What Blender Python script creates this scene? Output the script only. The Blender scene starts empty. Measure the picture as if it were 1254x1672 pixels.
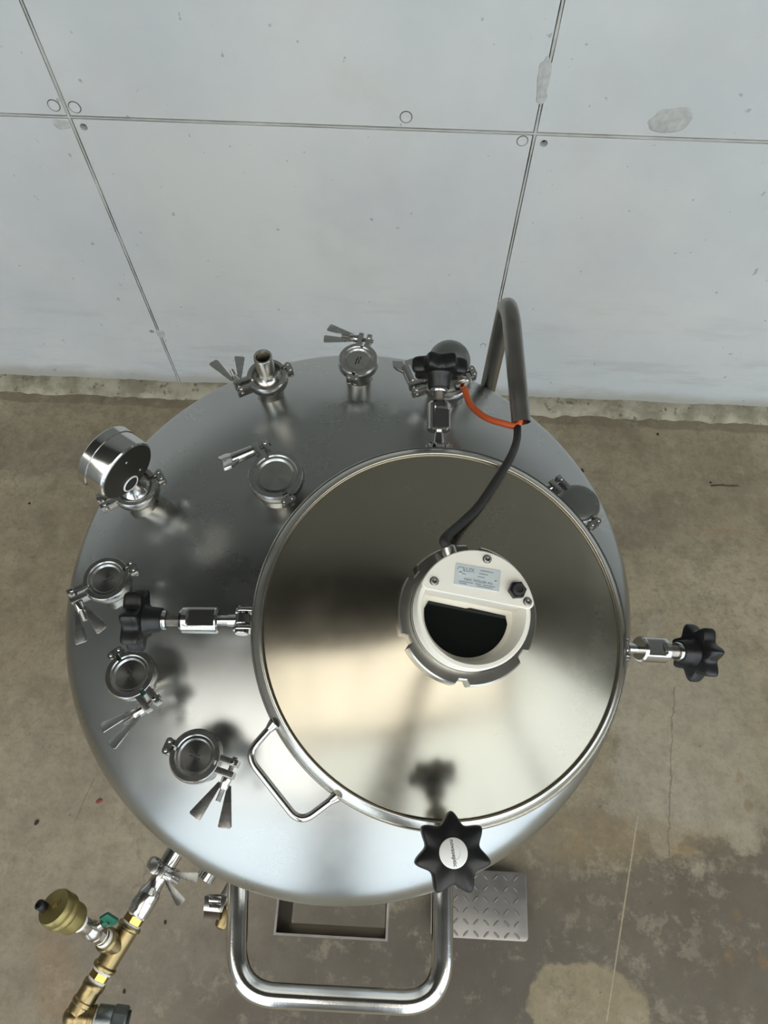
import bpy, bmesh, math, random
from mathutils import Vector, Matrix, noise
random.seed(7)
scene = bpy.context.scene
COL = scene.collection
PI = math.pi
V = Vector

# ------------------------------------------------------------------ camera, world, exposure
CAM = V((0, 0, 2.3339)); FPX = 1160.0
CAM_R = Matrix.Rotation(.041, 3, 'Z') @ Matrix.Rotation(.4629, 3, 'X') @ Matrix.Rotation(.0092, 3, 'Z')
cd = bpy.data.cameras.new('camera'); cam = bpy.data.objects.new('camera', cd); COL.objects.link(cam)
cam.matrix_world = Matrix.Translation(CAM) @ CAM_R.to_4x4()
cd.sensor_fit = 'HORIZONTAL'; cd.sensor_width = 36; cd.lens = 36 * FPX / 1254; cd.clip_start = .02
scene.camera = cam
w = bpy.data.worlds.new('hall_air'); scene.world = w; w.use_nodes = True
w.node_tree.nodes['Background'].inputs[0].default_value = (.55, .62, .72, 1)
w.node_tree.nodes['Background'].inputs[1].default_value = .25
vs = scene.view_settings
vs.view_transform = 'Standard'; vs.look = 'None'; vs.gamma = 1; vs.use_curve_mapping = False
vs.exposure = 0.38
WINDOW_POWER = 1.6      # daylight in the tall front windows
SKYLIGHT_POWER = 2.0    # daylight in the roof lights

# ------------------------------------------------------------------ photograph pixel -> place helpers (a real height is always given)
def ray(u, v):
    d = CAM_R @ V(((u - 627) / FPX, -(v - 836) / FPX, -1)); return d.normalized()
def at(u, v, z):
    d = ray(u, v); return CAM + d * ((z - CAM.z) / d.z)
WALL_Y = 1.6916; SEAM_X = -.8927; SEAM_Z = 1.1433
def onwall(u, v, off=0):
    d = ray(u, v); return CAM + d * ((WALL_Y - off) / d.y)
# vessel geometry
TX, TY, ZT, RT, RC, RK = -.0628, .3600, 1.3622, .4, .639, .0626
SY = 1.014
CA = (RT - RK) / (RC - RK); ZS = ZT - (RC - RK) * math.sqrt(1 - CA * CA)
def dome_z(x, y):
    r = math.hypot(x - TX, (y - TY) / SY); return ZS + math.sqrt(max(RC * RC - r * r, 0.01))
def dome(u, v, off):
    d = ray(u, v); o = CAM - V((TX, TY, ZS)); b = o.dot(d); c = o.dot(o) - (RC + off) ** 2
    return CAM + d * (-b - math.sqrt(b * b - c))

# ------------------------------------------------------------------ materials
def new_mat(name):
    m = bpy.data.materials.new(name); m.use_nodes = True
    return m, m.node_tree.nodes, m.node_tree.links, m.node_tree.nodes['Principled BSDF']
def N(nodes, t, **k):
    n = nodes.new(t)
    for a, b in k.items():
        if a.startswith('i_'): n.inputs[int(a[2:])].default_value = b
        else: setattr(n, a, b)
    return n
def simple(name, col, rough=.4, metal=0., var=.12, scale=30, bump=0., bscale=200, stretch=(1, 1, 1), coat=0.):
    m, nd, ln, b = new_mat(name)
    tc = N(nd, 'ShaderNodeTexCoord'); mp = N(nd, 'ShaderNodeMapping'); mp.inputs['Scale'].default_value = stretch
    ln.new(tc.outputs['Object'], mp.inputs[0])
    nz = N(nd, 'ShaderNodeTexNoise'); nz.inputs['Scale'].default_value = scale; nz.inputs['Detail'].default_value = 5
    ln.new(mp.outputs[0], nz.inputs['Vector'])
    mx = N(nd, 'ShaderNodeMix', data_type='RGBA')
    mx.inputs[6].default_value = (*[c * (1 - var) for c in col], 1); mx.inputs[7].default_value = (*[min(1, c * (1 + var)) for c in col], 1)
    ln.new(nz.outputs[0], mx.inputs[0]); ln.new(mx.outputs[2], b.inputs['Base Color'])
    mr = N(nd, 'ShaderNodeMapRange'); mr.inputs[3].default_value = max(.02, rough * .8); mr.inputs[4].default_value = min(1, rough * 1.2)
    ln.new(nz.outputs[0], mr.inputs[0]); ln.new(mr.outputs[0], b.inputs['Roughness'])
    b.inputs['Metallic'].default_value = metal
    b.inputs['Coat Weight'].default_value = coat
    if bump:
        n2 = N(nd, 'ShaderNodeTexNoise'); n2.inputs['Scale'].default_value = bscale; n2.inputs['Detail'].default_value = 3
        ln.new(mp.outputs[0], n2.inputs['Vector'])
        bp = N(nd, 'ShaderNodeBump'); bp.inputs['Strength'].default_value = bump; bp.inputs['Distance'].default_value = .001
        ln.new(n2.outputs[0], bp.inputs['Height']); ln.new(bp.outputs[0], b.inputs['Normal'])
    return m
def brushed(name, col, r0, r1, aniso=0., bump=0):
    """satin sheet steel: patchy polish, fine scratches, optional turned (circular) grain"""
    m, nd, ln, b = new_mat(name)
    tc = N(nd, 'ShaderNodeTexCoord')
    big = N(nd, 'ShaderNodeTexNoise'); big.inputs['Scale'].default_value = 9; big.inputs['Detail'].default_value = 8; big.inputs['Roughness'].default_value = .62
    ln.new(tc.outputs['Object'], big.inputs['Vector'])
    mp = N(nd, 'ShaderNodeMapping'); mp.inputs['Scale'].default_value = (10, 120, 10); mp.inputs['Rotation'].default_value = (0, 0, .5)
    ln.new(tc.outputs['Object'], mp.inputs[0])
    scr = N(nd, 'ShaderNodeTexNoise'); scr.inputs['Scale'].default_value = 3; scr.inputs['Detail'].default_value = 4
    ln.new(mp.outputs[0], scr.inputs['Vector'])
    mr = N(nd, 'ShaderNodeMapRange'); mr.inputs[1].default_value = .3; mr.inputs[2].default_value = .7; mr.inputs[3].default_value = r0; mr.inputs[4].default_value = r1
    ln.new(big.outputs[0], mr.inputs[0])
    ma = N(nd, 'ShaderNodeMath', operation='MULTIPLY_ADD'); ma.inputs[1].default_value = .03; ma.inputs[2].default_value = -.015
    ln.new(scr.outputs[0], ma.inputs[0])
    ad = N(nd, 'ShaderNodeMath', operation='ADD', use_clamp=True); ln.new(mr.outputs[0], ad.inputs[0]); ln.new(ma.outputs[0], ad.inputs[1])
    ln.new(ad.outputs[0], b.inputs['Roughness'])
    mx = N(nd, 'ShaderNodeMix', data_type='RGBA'); mx.inputs[6].default_value = (*[c * .86 for c in col], 1); mx.inputs[7].default_value = (*[c * 1.08 for c in col], 1)
    ln.new(big.outputs[0], mx.inputs[0]); ln.new(mx.outputs[2], b.inputs['Base Color'])
    b.inputs['Metallic'].default_value = 1
    if aniso:
        tg = N(nd, 'ShaderNodeTangent', direction_type='RADIAL', axis='Z'); ln.new(tg.outputs[0], b.inputs['Tangent'])
        b.inputs['Anisotropic'].default_value = aniso
    return m
M = {}
M['shell'] = brushed('satin_vessel_steel', (.44, .447, .436), .24, .36, bump=0)
M['lid'] = brushed('turned_lid_steel', (.40, .362, .285), .18, .29, aniso=.35, bump=0)
M['cap'] = brushed('turned_cap_steel', (.55, .54, .51), .20, .28, aniso=.85, bump=.0)
M['steel'] = simple('polished_steel', (.60, .59, .57), .16, 1, .08, 40, .05, 300)
M['steel_rim'] = simple('rim_steel', (.58, .56, .51), .24, 1, .1, 30, .05, 200)
M['pipe'] = simple('raw_pipe_steel', (.34, .325, .30), .34, 1, .2, 25, .06, 160)
M['cast'] = simple('cast_steel', (.52, .51, .49), .27, 1, .15, 60, .12, 260)
M['bell'] = simple('bead_blasted_steel', (.30, .31, .29), .50, 1, .08, 40)
M['dark_plate'] = simple('darkened_back_plate', (.20, .19, .17), .34, 1, .12, 40)  # dark reflection on the gauge back put into its base colour
M['thread'] = simple('thread_steel', (.38, .36, .33), .35, 1, .2, 80)
M['brass'] = simple('brass', (.33, .255, .13), .32, 1, .25, 45, .15, 180)
M['brass_bright'] = simple('bright_brass', (.55, .34, .11), .2, 1, .2, 60, .1, 200)
M['brass_dull'] = simple('dull_gold_brass', (.31, .25, .10), .42, .9, .18, 50, .1, 260)
M['nickel'] = simple('nickel_plate', (.50, .46, .42), .25, 1, .15, 50)
M['galv'] = simple('galvanised_steel', (.25, .28, .28), .38, 1, .25, 90, .15, 220)
M['tape'] = simple('ptfe_tape', (.75, .74, .68), .6, 0, .1, 200, .3, 300)
M['black'] = simple('black_plastic', (.006, .006, .0065), .40, 0, .2, 60, .06, 500)
M['rubber'] = simple('black_rubber', (.022, .022, .02), .62, 0, .2, 60, .1, 300)
M['green'] = simple('green_plastic', (.002, .10, .055), .38, 0, .2, 60)
M['orange'] = simple('orange_hose', (.62, .115, .03), .42, 0, .12, 60)
M['enamel'] = simple('cream_white_enamel', (.83, .80, .71), .36, 0, .03, 20, .05, 120)
M['label'] = simple('aluminium_label', (.60, .66, .67), .45, .25, .06, 40)
M['print'] = simple('grey_print', (.22, .24, .25), .6, 0, .1, 40)
M['ink'] = simple('dark_ink', (.03, .03, .03), .6, 0, .1, 40)
M['white_cap'] = simple('white_cap', (.82, .82, .79), .4, 0, .04, 30)
M['window'] = simple('dark_sight_glass', (.006, .008, .007), .08, 0, .4, 14)  # unlit vessel interior behind the pane is put into the glass colour
M['gasket'] = simple('green_gasket', (.01, .09, .06), .6, 0, .1, 40)
M['plate'] = simple('tread_plate_aluminium', (.30, .285, .27), .42, 1, .25, 22, .1, 180)
M['box'] = simple('weathered_steel', (.12, .10, .085), .42, 1, .28, 14, .1, 120)
M['box_edge'] = simple('cut_steel', (.55, .52, .49), .36, 1, .15, 40)
M['debris'] = simple('dark_debris', (.03, .025, .018), .9, 0, .2, 100)
M['red'] = simple('red_scrap', (.20, .045, .03), .6, 0, .3, 100)
M['cladding'] = simple('dark_cladding', (.18, .182, .17), .7, 0, .2, 3)
M['ceiling'] = simple('dark_roof', (.07, .068, .062), .8, 0, .2, 2)
M['plaster'] = simple('grey_render', (.20, .20, .19), .85, 0, .1, 3)
M['frame'] = simple('dark_window_frame', (.06, .06, .065), .5, 0, .1, 8)
M['hole'] = simple('dark_hole', (.06, .055, .05), .9, 0, .2, 80)  # even dark tone for hole bottoms and plug rings
M['plug'] = simple('mortar_plug', (.56, .57, .56), .9, 0, .14, 90, .3, 160)
M['patch'] = simple('rough_mortar', (.44, .445, .43), .92, 0, .42, 55, .8, 90)
M['fin'] = simple('mortar_fin', (.44, .44, .41), .9, 0, .35, 30, .4, 120)
def emit(name, col, power):
    m, nd, ln, b = new_mat(name)
    b.inputs['Base Color'].default_value = (.6, .6, .6, 1)
    b.inputs['Emission Color'].default_value = (*col, 1); b.inputs['Emission Strength'].default_value = power
    return m
M['sky_pane'] = emit('daylit_window', (.76, .89, 1.0), WINDOW_POWER)
M['roof_pane'] = emit('daylit_roof_light', (1.0, .965, .88), SKYLIGHT_POWER)

class G:
    """tiny node-graph writer for the concrete"""
    def __init__(s, name):
        s.m, s.nd, s.ln, s.b = new_mat(name)
        s.pos = N(s.nd, 'ShaderNodeNewGeometry').outputs['Position']
        sx = N(s.nd, 'ShaderNodeSeparateXYZ'); s.ln.new(s.pos, sx.inputs[0]); s.x, s.y, s.z = sx.outputs
    def put(s, sock, val):
        if isinstance(val, (int, float)): sock.default_value = val
        elif isinstance(val, tuple): sock.default_value = (*val, 1) if len(sock.default_value) == 4 and len(val) == 3 else val
        else: s.ln.new(val, sock)
    def math(s, op, a, b=0., c=0., clamp=False):
        n = N(s.nd, 'ShaderNodeMath', operation=op, use_clamp=clamp)
        for i, q in enumerate((a, b, c)): s.put(n.inputs[i], q)
        return n.outputs[0]
    def noise(s, scale, detail=5, rough=.55, stretch=None, off=(0, 0, 0), rot=0.):
        v = s.pos
        mp = N(s.nd, 'ShaderNodeMapping'); mp.inputs['Scale'].default_value = stretch or (1, 1, 1); mp.inputs['Location'].default_value = off; mp.inputs['Rotation'].default_value = (0, 0, rot)
        s.ln.new(v, mp.inputs[0]); v = mp.outputs[0]
        n = N(s.nd, 'ShaderNodeTexNoise'); n.inputs['Scale'].default_value = scale; n.inputs['Detail'].default_value = detail; n.inputs['Roughness'].default_value = rough
        s.ln.new(v, n.inputs['Vector']); return n.outputs[0]
    def ramp(s, v, lo, hi, a=0., b=1.):
        n = N(s.nd, 'ShaderNodeMapRange', clamp=True, interpolation_type='SMOOTHSTEP')
        for i, q in enumerate((v, lo, hi, a, b)): s.put(n.inputs[i], q)
        return n.outputs[0]
    def mix(s, f, a, b):
        n = N(s.nd, 'ShaderNodeMix', data_type='RGBA'); s.put(n.inputs[0], f); s.put(n.inputs[6], a); s.put(n.inputs[7], b); return n.outputs[2]
    def blob(s, p, rx, ry, rot=0., soft=.35, wob=None, amp=.6, axes='xy'):
        """ellipse-shaped stain with a ragged edge, 1 inside"""
        ax = s.x; ay = s.y if axes == 'xy' else s.z
        dx = s.math('SUBTRACT', ax, p[0]); dy = s.math('SUBTRACT', ay, p[1])
        c, q = math.cos(rot), math.sin(rot)
        e = s.math('ADD', s.math('MULTIPLY', dx, c / rx), s.math('MULTIPLY', dy, q / rx))
        f = s.math('ADD', s.math('MULTIPLY', dx, -q / ry), s.math('MULTIPLY', dy, c / ry))
        d = s.math('SQRT', s.math('ADD', s.math('MULTIPLY', e, e), s.math('MULTIPLY', f, f)))
        if wob is not None: d = s.math('ADD', d, s.math('MULTIPLY_ADD', wob, amp * 2, -amp))
        return s.ramp(d, 1.0 - soft / 2, 1.0 + soft / 2, 1., 0.)
    def line(s, a, b, wd, wob=None, amp=0.):
        """thin straight mark from a to b"""
        a = V(a[:2]); b = V(b[:2]); t = (b - a); L = t.length; t /= L
        dx = s.math('SUBTRACT', s.x, a.x); dy = s.math('SUBTRACT', s.y, a.y)
        al = s.math('ADD', s.math('MULTIPLY', dx, t.x), s.math('MULTIPLY', dy, t.y))
        pe = s.math('ADD', s.math('MULTIPLY', dx, -t.y), s.math('MULTIPLY', dy, t.x))
        if wob is not None: pe = s.math('ADD', pe, s.math('MULTIPLY_ADD', wob, amp * 2, -amp))
        k = s.ramp(s.math('ABSOLUTE', pe), wd * .4, wd, 1., 0.)
        return s.math('MULTIPLY', k, s.math('MULTIPLY', s.ramp(al, -.005, .01), s.ramp(al, L - .01, L + .005, 1., 0.)))
    def bump(s, h, st, dist=.002):
        n = N(s.nd, 'ShaderNodeBump'); n.inputs['Strength'].default_value = st; n.inputs['Distance'].default_value = dist
        s.ln.new(h, n.inputs['Height']); s.ln.new(n.outputs[0], s.b.inputs['Normal'])

def wall_material():
    g = G('smooth_cast_concrete')
    big = g.noise(1.1, 6, .6); mid = g.noise(5, 6, .62, off=(3, 0, 1)); fine = g.noise(60, 4)
    streak = g.noise(3.2, 6, .65, stretch=(1, 1, 5), off=(9, 0, 2))
    c = g.mix(g.ramp(big, .35, .65), (.515, .535, .545), (.60, .61, .595))
    c = g.mix(g.math('MULTIPLY', g.ramp(mid, .5, .75), .35), c, (.53, .52, .48))
    # grey cloudy tide marks, mostly in the lower half metre
    low = g.ramp(g.z, .15, .75, 1., 0.)
    c = g.mix(g.math('MULTIPLY', g.math('MULTIPLY', g.ramp(streak, .5, .68), low), .5), c, (.42, .42, .405))
    # sandy splash right above the floor
    splash = g.math('MULTIPLY', g.ramp(g.math('ADD', g.z, g.math('MULTIPLY', mid, -.10)), -.02, .05, 1., 0.), .75)
    c = g.mix(splash, c, (.34, .32, .27))
    pits = g.ramp(g.noise(38, 2, .4, off=(1, 5, 2)), .73, .78)
    c = g.mix(g.math('MULTIPLY', pits, .55), c, (.22, .22, .20))
    s2 = g.ramp(g.noise(9, 5, .7, stretch=(1, 1, 9), off=(4, 4, 4)), .66, .74)
    c = g.mix(g.math('MULTIPLY', g.math('MULTIPLY', s2, low), .35), c, (.27, .27, .26))
    g.put(g.b.inputs['Base Color'], c); g.b.inputs['Roughness'].default_value = .8
    g.bump(g.math('ADD', g.math('MULTIPLY', fine, .4), g.math('MULTIPLY', pits, -1.)), .25)
    return g.m
M['wall'] = wall_material()

def floor_material():
    g = G('worn_stained_concrete')
    wob = g.noise(7, 6, .65); big = g.noise(1.6, 6, .6, off=(2, 7, 0)); mid = g.noise(6, 7, .68, off=(5, 1, 0)); fine = g.noise(45, 5, .6); grit = g.noise(170, 3)
    c = g.mix(g.ramp(big, .3, .7), (.240, .208, .146), (.350, .315, .235))
    c = g.mix(g.math('MULTIPLY', g.ramp(mid, .44, .70), .70), c, (.180, .156, .116))
    c = g.mix(g.math('MULTIPLY', g.ramp(fine, .52, .72), .5), c, (.15, .13, .10))
    def add(m_, k, col):
        nonlocal c
        c = g.mix(g.math('MULTIPLY', m_, k), c, col)
    px = lambda u, v: at(u, v, 0)
    # paler, greyer dry zones right of the vessel and darker brown zone towards the camera on the right
    add(g.blob(px(1010, 1560), .62, .34, .2, .9, wob, .5), .80, (.095, .082, .066))
    add(g.blob(px(1240, 1520), .35, .30, 0, .8, wob, .5), .6, (.095, .080, .064))
    add(g.blob(px(560, 1600), .75, .26, 0, .9, wob, .5), .92, (.085, .074, .064))  # shade below the vessel front, painted into the floor colour
    add(g.blob(px(150, 1400), .55, .50, 0, .9, wob, .5), .5, (.27, .245, .205))
    add(g.blob(px(1100, 1200), .20, .34, .3, .25, wob, 1.), .8, (.335, .310, .250))
    add(g.blob(px(1190, 1210), .16, .30, -.1, .15, wob, 1.), .55, (.300, .280, .222))
    add(g.blob(px(1070, 1290), .13, .17, .2, .2, wob, 1.2), .6, (.31, .295, .25))
    spl = g.ramp(g.noise(13, 7, .75, off=(8, 2, 0)), .52, .60)
    add(g.math('MULTIPLY', g.blob(px(1050, 1440), .24, .24, .4, .8, wob, .8), spl), .5, (.27, .25, .20))
    add(g.math('MULTIPLY', g.blob(px(1010, 1370), .28, .07, .06, .9, wob, .8), g.ramp(mid, .4, .55)), .4, (.29, .225, .12))
    add(g.blob(px(960, 1645), .165, .105, -.1, .12, wob, .45), .85, (.27, .238, .155))
    add(g.blob(px(1118, 1388), .04, .013, 0, .8, wob, .9), .5, (.31, .23, .12))
    for u, v in ((1208, 1270), (1222, 1315), (1203, 1495), (1190, 1560), (1245, 1570)):
        add(g.blob(px(u, v), .013, .018, 0, .8, wob, .7), .5, (.19, .12, .06))
    add(g.blob(px(90, 1600), .06, .13, .5, .9, wob, .5), .4, (.24, .16, .08))
    add(g.blob(px(60, 740), .38, .10, 0, .9, wob, .5), .45, (.16, .145, .118))
    add(g.blob(px(1020, 850), .22, .10, 0, .9, wob, .6), .45, (.15, .138, .105))
    add(g.blob(px(1180, 868), .10, .012, -.05, .8, wob, .6), .45, (.28, .20, .11))
    add(g.ramp(g.math('ADD', g.y, g.math('MULTIPLY_ADD', wob, .05, -.025)), WALL_Y - .115, WALL_Y - .105), .55, (.13, .115, .08))  # shadow band at the wall foot, painted into the floor colour
    # pale scored lines and hair cracks
    add(g.line(px(1042, 1330), px(990, 1672), .003), .7, (.42, .37, .27))
    add(g.line(px(1100, 1120), px(1090, 1400), .0035, wob, .03), .6, (.12, .11, .09))
    add(g.line(px(520, 1470), px(515, 1672), .004, wob, .006), .45, (.12, .11, .10))
    add(g.line(px(155, 1270), px(120, 1345), .003, wob, .01), .5, (.13, .12, .095))
    cr = N(g.nd, 'ShaderNodeTexVoronoi', feature='DISTANCE_TO_EDGE'); cr.inputs['Scale'].default_value = 2.3
    mp = N(g.nd, 'ShaderNodeVectorMath', operation='MULTIPLY_ADD'); cv = N(g.nd, 'ShaderNodeCombineXYZ'); g.put(cv.inputs[0], wob); g.put(cv.inputs[1], mid)
    g.ln.new(cv.outputs[0], mp.inputs[0]); mp.inputs[1].default_value = (.35, .35, 0); g.ln.new(g.pos, mp.inputs[2]); g.ln.new(mp.outputs[0], cr.inputs['Vector'])
    add(g.math('MULTIPLY', g.ramp(cr.outputs['Distance'], .002, .007, 1., 0.), g.ramp(big, .48, .6)), .45, (.12, .11, .09))
    add(g.ramp(g.noise(48, 2, .4, off=(3, 3, 0)), .74, .79), .6, (.07, .06, .045))
    # mottling, grain and pale scuffs over everything
    m2 = g.noise(17, 8, .72, off=(1, 8, 0)); m3 = g.noise(70, 6, .7, off=(6, 3, 0))
    c = g.mix(g.ramp(m2, .40, .64, .0, .55), c, g.mix(.5, c, (.09, .078, .058)))
    c = g.mix(g.ramp(m3, .45, .68, .0, .45), c, g.mix(.5, c, (.10, .085, .065)))
    c = g.mix(g.ramp(g.noise(11, 8, .75, off=(7, 7, 0)), .52, .66, .0, .30), c, (.40, .37, .29))
    sc = g.ramp(g.noise(5, 6, .7, stretch=(1, 7, 1), off=(2, 5, 0), rot=.6), .63, .70)
    c = g.mix(g.math('MULTIPLY', sc, .22), c, (.12, .105, .08))
    wm = N(g.nd, 'ShaderNodeMix', data_type='RGBA', blend_type='MULTIPLY'); wm.inputs[0].default_value = 1; wm.inputs[7].default_value = (1.07, 1.0, .90, 1); g.put(wm.inputs[6], c); c = wm.outputs[2]
    g.put(g.b.inputs['Base Color'], c)
    g.put(g.b.inputs['Roughness'], g.ramp(mid, .3, .7, .55, .8))
    g.bump(g.math('ADD', g.math('MULTIPLY', fine, .5), g.math('MULTIPLY', grit, .3)), .3)
    return g.m
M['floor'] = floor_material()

def kicker_material():
    g = G('crumbling_sandy_mortar')
    a = g.noise(9, 6, .65); b_ = g.noise(30, 5, .6, off=(2, 2, 2))
    c = g.mix(g.ramp(a, .36, .62), (.23, .205, .145), (.40, .365, .275))
    c = g.mix(g.math('MULTIPLY', g.ramp(b_, .60, .68), .8), c, (.10, .085, .06))
    g.put(g.b.inputs['Base Color'], c); g.b.inputs['Roughness'].default_value = .9
    g.bump(b_, .5, .003); return g.m
M['kicker'] = kicker_material()

# ------------------------------------------------------------------ mesh helpers
def frame(o, z=(0, 0, 1), x=None):
    z = V(z).normalized(); x = V(x) if x is not None else (V((1, 0, 0)) if abs(z.x) < .9 else V((0, 1, 0)))
    x = (x - z * x.dot(z)).normalized(); y = z.cross(x)
    m = Matrix((x, y, z)).transposed().to_4x4(); m.translation = V(o); return m
class B:
    def __init__(s): s.bm = bmesh.new()
    def ring_faces(s, rings, close=True, cap0=False, cap1=False):
        bm = s.bm; n = len(rings[0])
        vs_ = [[bm.verts.new(p) for p in r] for r in rings]
        for a, b in zip(vs_, vs_[1:]):
            for i in range(n if close else n - 1):
                j = (i + 1) % n; bm.faces.new((a[i], a[j], b[j], b[i]))
        if cap0: bm.faces.new(list(reversed(vs_[0])))
        if cap1: bm.faces.new(vs_[-1])
        return vs_
    def lathe(s, prof, m=Matrix(), n=32, sy=1., a0=0., a1=2 * PI, cap=True):
        """profile [(r, z)...]; r = 0 ends close to a point"""
        bm = s.bm; full = abs(a1 - a0 - 2 * PI) < 1e-6
        cnt = n if full else n + 1
        rows = []
        for r, z in prof:
            if r < 1e-7: rows.append([bm.verts.new(m @ V((0, 0, z)))])
            else: rows.append([bm.verts.new(m @ V((r * math.cos(a0 + (a1 - a0) * i / n), sy * r * math.sin(a0 + (a1 - a0) * i / n), z))) for i in range(cnt)])
        for a, b in zip(rows, rows[1:]):
            for i in range(n):
                j = (i + 1) % n if full else i + 1
                if len(a) == 1 and len(b) == 1: continue
                if len(a) == 1: bm.faces.new((a[0], b[j], b[i]))
                elif len(b) == 1: bm.faces.new((a[i], a[j], b[0]))
                else: bm.faces.new((a[i], a[j], b[j], b[i]))
        if not full and cap:
            bm.faces.new([r[0] for r in rows]); bm.faces.new([r[-1] for r in reversed(rows)])
        return s
    def cyl(s, a, b, r, r2=None, n=20, bev=0.):
        a, b = V(a), V(b); m = frame(a, b - a); L = (b - a).length; r2 = r if r2 is None else r2
        if bev: pr = [(0, 0), (r - bev, 0), (r, bev), (r2, L - bev), (r2 - bev, L), (0, L)]
        else: pr = [(0, 0), (r, 0), (r2, L), (0, L)]
        return s.lathe(pr, m, n)
    def sphere(s, c, r, n=16, sz=1., m=None):
        pr = [(r * math.sin(PI * i / (n // 2)), -r * sz * math.cos(PI * i / (n // 2))) for i in range(n // 2 + 1)]
        pr[0] = (0, pr[0][1]); pr[-1] = (0, pr[-1][1])
        return s.lathe(pr, (m or Matrix.Translation(V(c))), n)
    def box(s, lo, hi, m=Matrix()):
        x0, y0, z0 = lo; x1, y1, z1 = hi
        vv = [s.bm.verts.new(m @ V(p)) for p in ((x0, y0, z0), (x1, y0, z0), (x1, y1, z0), (x0, y1, z0), (x0, y0, z1), (x1, y0, z1), (x1, y1, z1), (x0, y1, z1))]
        for f in ((3, 2, 1, 0), (4, 5, 6, 7), (0, 1, 5, 4), (1, 2, 6, 5), (2, 3, 7, 6), (3, 0, 4, 7)): s.bm.faces.new([vv[i] for i in f])
        return s
    def prism(s, poly, z0, z1, m=Matrix(), bev=0.):
        if bev:
            cx = sum(p[0] for p in poly) / len(poly); cy = sum(p[1] for p in poly) / len(poly)
            def sh(p):
                d = math.hypot(p[0] - cx, p[1] - cy); k = max(0, d - bev) / d if d else 1
                return (cx + (p[0] - cx) * k, cy + (p[1] - cy) * k)
            ins = [sh(p) for p in poly]
            rings = [[(*p, z0) for p in ins], [(*p, z0 + bev) for p in poly], [(*p, z1 - bev) for p in poly], [(*p, z1) for p in ins]]
        else: rings = [[(*p, z0) for p in poly], [(*p, z1) for p in poly]]
        s.ring_faces([[m @ V(p) for p in r] for r in rings], True, True, True)
        return s
    def tube(s, pts, r, n=14, caps=True, inner=None):
        pts = [V(p) for p in pts]; rings = []
        t0 = (pts[1] - pts[0]).normalized(); up = V((0, 0, 1)) if abs(t0.z) < .9 else V((1, 0, 0))
        x = (up - t0 * up.dot(t0)).normalized(); frames = []
        for i, p in enumerate(pts):
            t = ((pts[min(i + 1, len(pts) - 1)] - p).normalized() + (p - pts[max(i - 1, 0)]).normalized()).normalized() if 0 < i < len(pts) - 1 else ((pts[1] - pts[0]) if i == 0 else (pts[-1] - pts[-2])).normalized()
            x = (x - t * x.dot(t)).normalized(); y = t.cross(x); frames.append((p, x.copy(), y))
        rr = r if callable(r) else (lambda q: r)
        for k, (p, x_, y_) in enumerate(frames):
            q = rr(k / (len(pts) - 1)); rings.append([p + x_ * (q * math.cos(2 * PI * i / n)) + y_ * (q * math.sin(2 * PI * i / n)) for i in range(n)])
        if inner:   # open, thick-walled pipe: outside, end faces, bore
            ins = [[p + x_ * (inner * math.cos(2 * PI * i / n)) + y_ * (inner * math.sin(2 * PI * i / n)) for i in range(n)] for p, x_, y_ in frames]
            s.ring_faces(rings + ins[::-1] + [rings[0]])
        else: s.ring_faces(rings, True, caps, caps)
        return s
    def mesh(s, name, mat, smooth=40, bevel=0.):
        bm = s.bm
        bmesh.ops.remove_doubles(bm, verts=bm.verts, dist=1e-6)
        if bevel:
            es = [e for e in bm.edges if len(e.link_faces) == 2 and e.calc_face_angle(0) > .6]
            bmesh.ops.bevel(bm, geom=es, offset=bevel, segments=2, affect='EDGES', profile=.6, clamp_overlap=True)
        bmesh.ops.recalc_face_normals(bm, faces=bm.faces)
        me = bpy.data.meshes.new(name); bm.to_mesh(me); bm.free()
        me.shade_smooth()
        if smooth < 180: me.set_sharp_from_angle(angle=math.radians(smooth))
        me.materials.append(M[mat]); return me
    def obj(s, name, mat, parent=None, m=None, smooth=40, bevel=0.):
        return link(name, s.mesh(name, mat, smooth, bevel), parent, m)
def link(name, me, parent=None, m=None):
    o = bpy.data.objects.new(name, me); COL.objects.link(o)
    if parent is not None: o.parent = parent
    if m is not None: o.matrix_local = m
    return o
def thing(name, label, cat, m=None, group=None):
    o = bpy.data.objects.new(name, None); COL.objects.link(o); o.empty_display_size = .02
    if m is not None: o.matrix_world = m
    return tag(o, label, cat, group)
def tag(o, label, cat, group=None):
    o['label'] = label; o['category'] = cat
    if group: o['group'] = group
    return o
def struct(o): o['kind'] = 'structure'; return o
def arc(c, r, a0, a1, n): return [(c[0] + r * math.cos(a0 + (a1 - a0) * i / n), c[1] + r * math.sin(a0 + (a1 - a0) * i / n)) for i in range(n + 1)]
def rrect(x0, y0, x1, y1, r, n=5):
    return arc((x1 - r, y1 - r), r, 0, PI / 2, n) + arc((x0 + r, y1 - r), r, PI / 2, PI, n) + arc((x0 + r, y0 + r), r, PI, 1.5 * PI, n) + arc((x1 - r, y0 + r), r, 1.5 * PI, 2 * PI, n)
def fillet(pts, r, n=8):
    """round the inner corners of a 3-D polyline"""
    pts = [V(p) for p in pts]; out = [pts[0]]
    for a, b, c in zip(pts, pts[1:], pts[2:]):
        d1 = (a - b).normalized(); d2 = (c - b).normalized(); q = min(r, (a - b).length * .49, (c - b).length * .49)
        p1 = b + d1 * q; p2 = b + d2 * q
        for i in range(n + 1):
            t = i / n; out.append(p1 * (1 - t) ** 2 + b * 2 * t * (1 - t) + p2 * t * t)
    return out + [pts[-1]]
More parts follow.
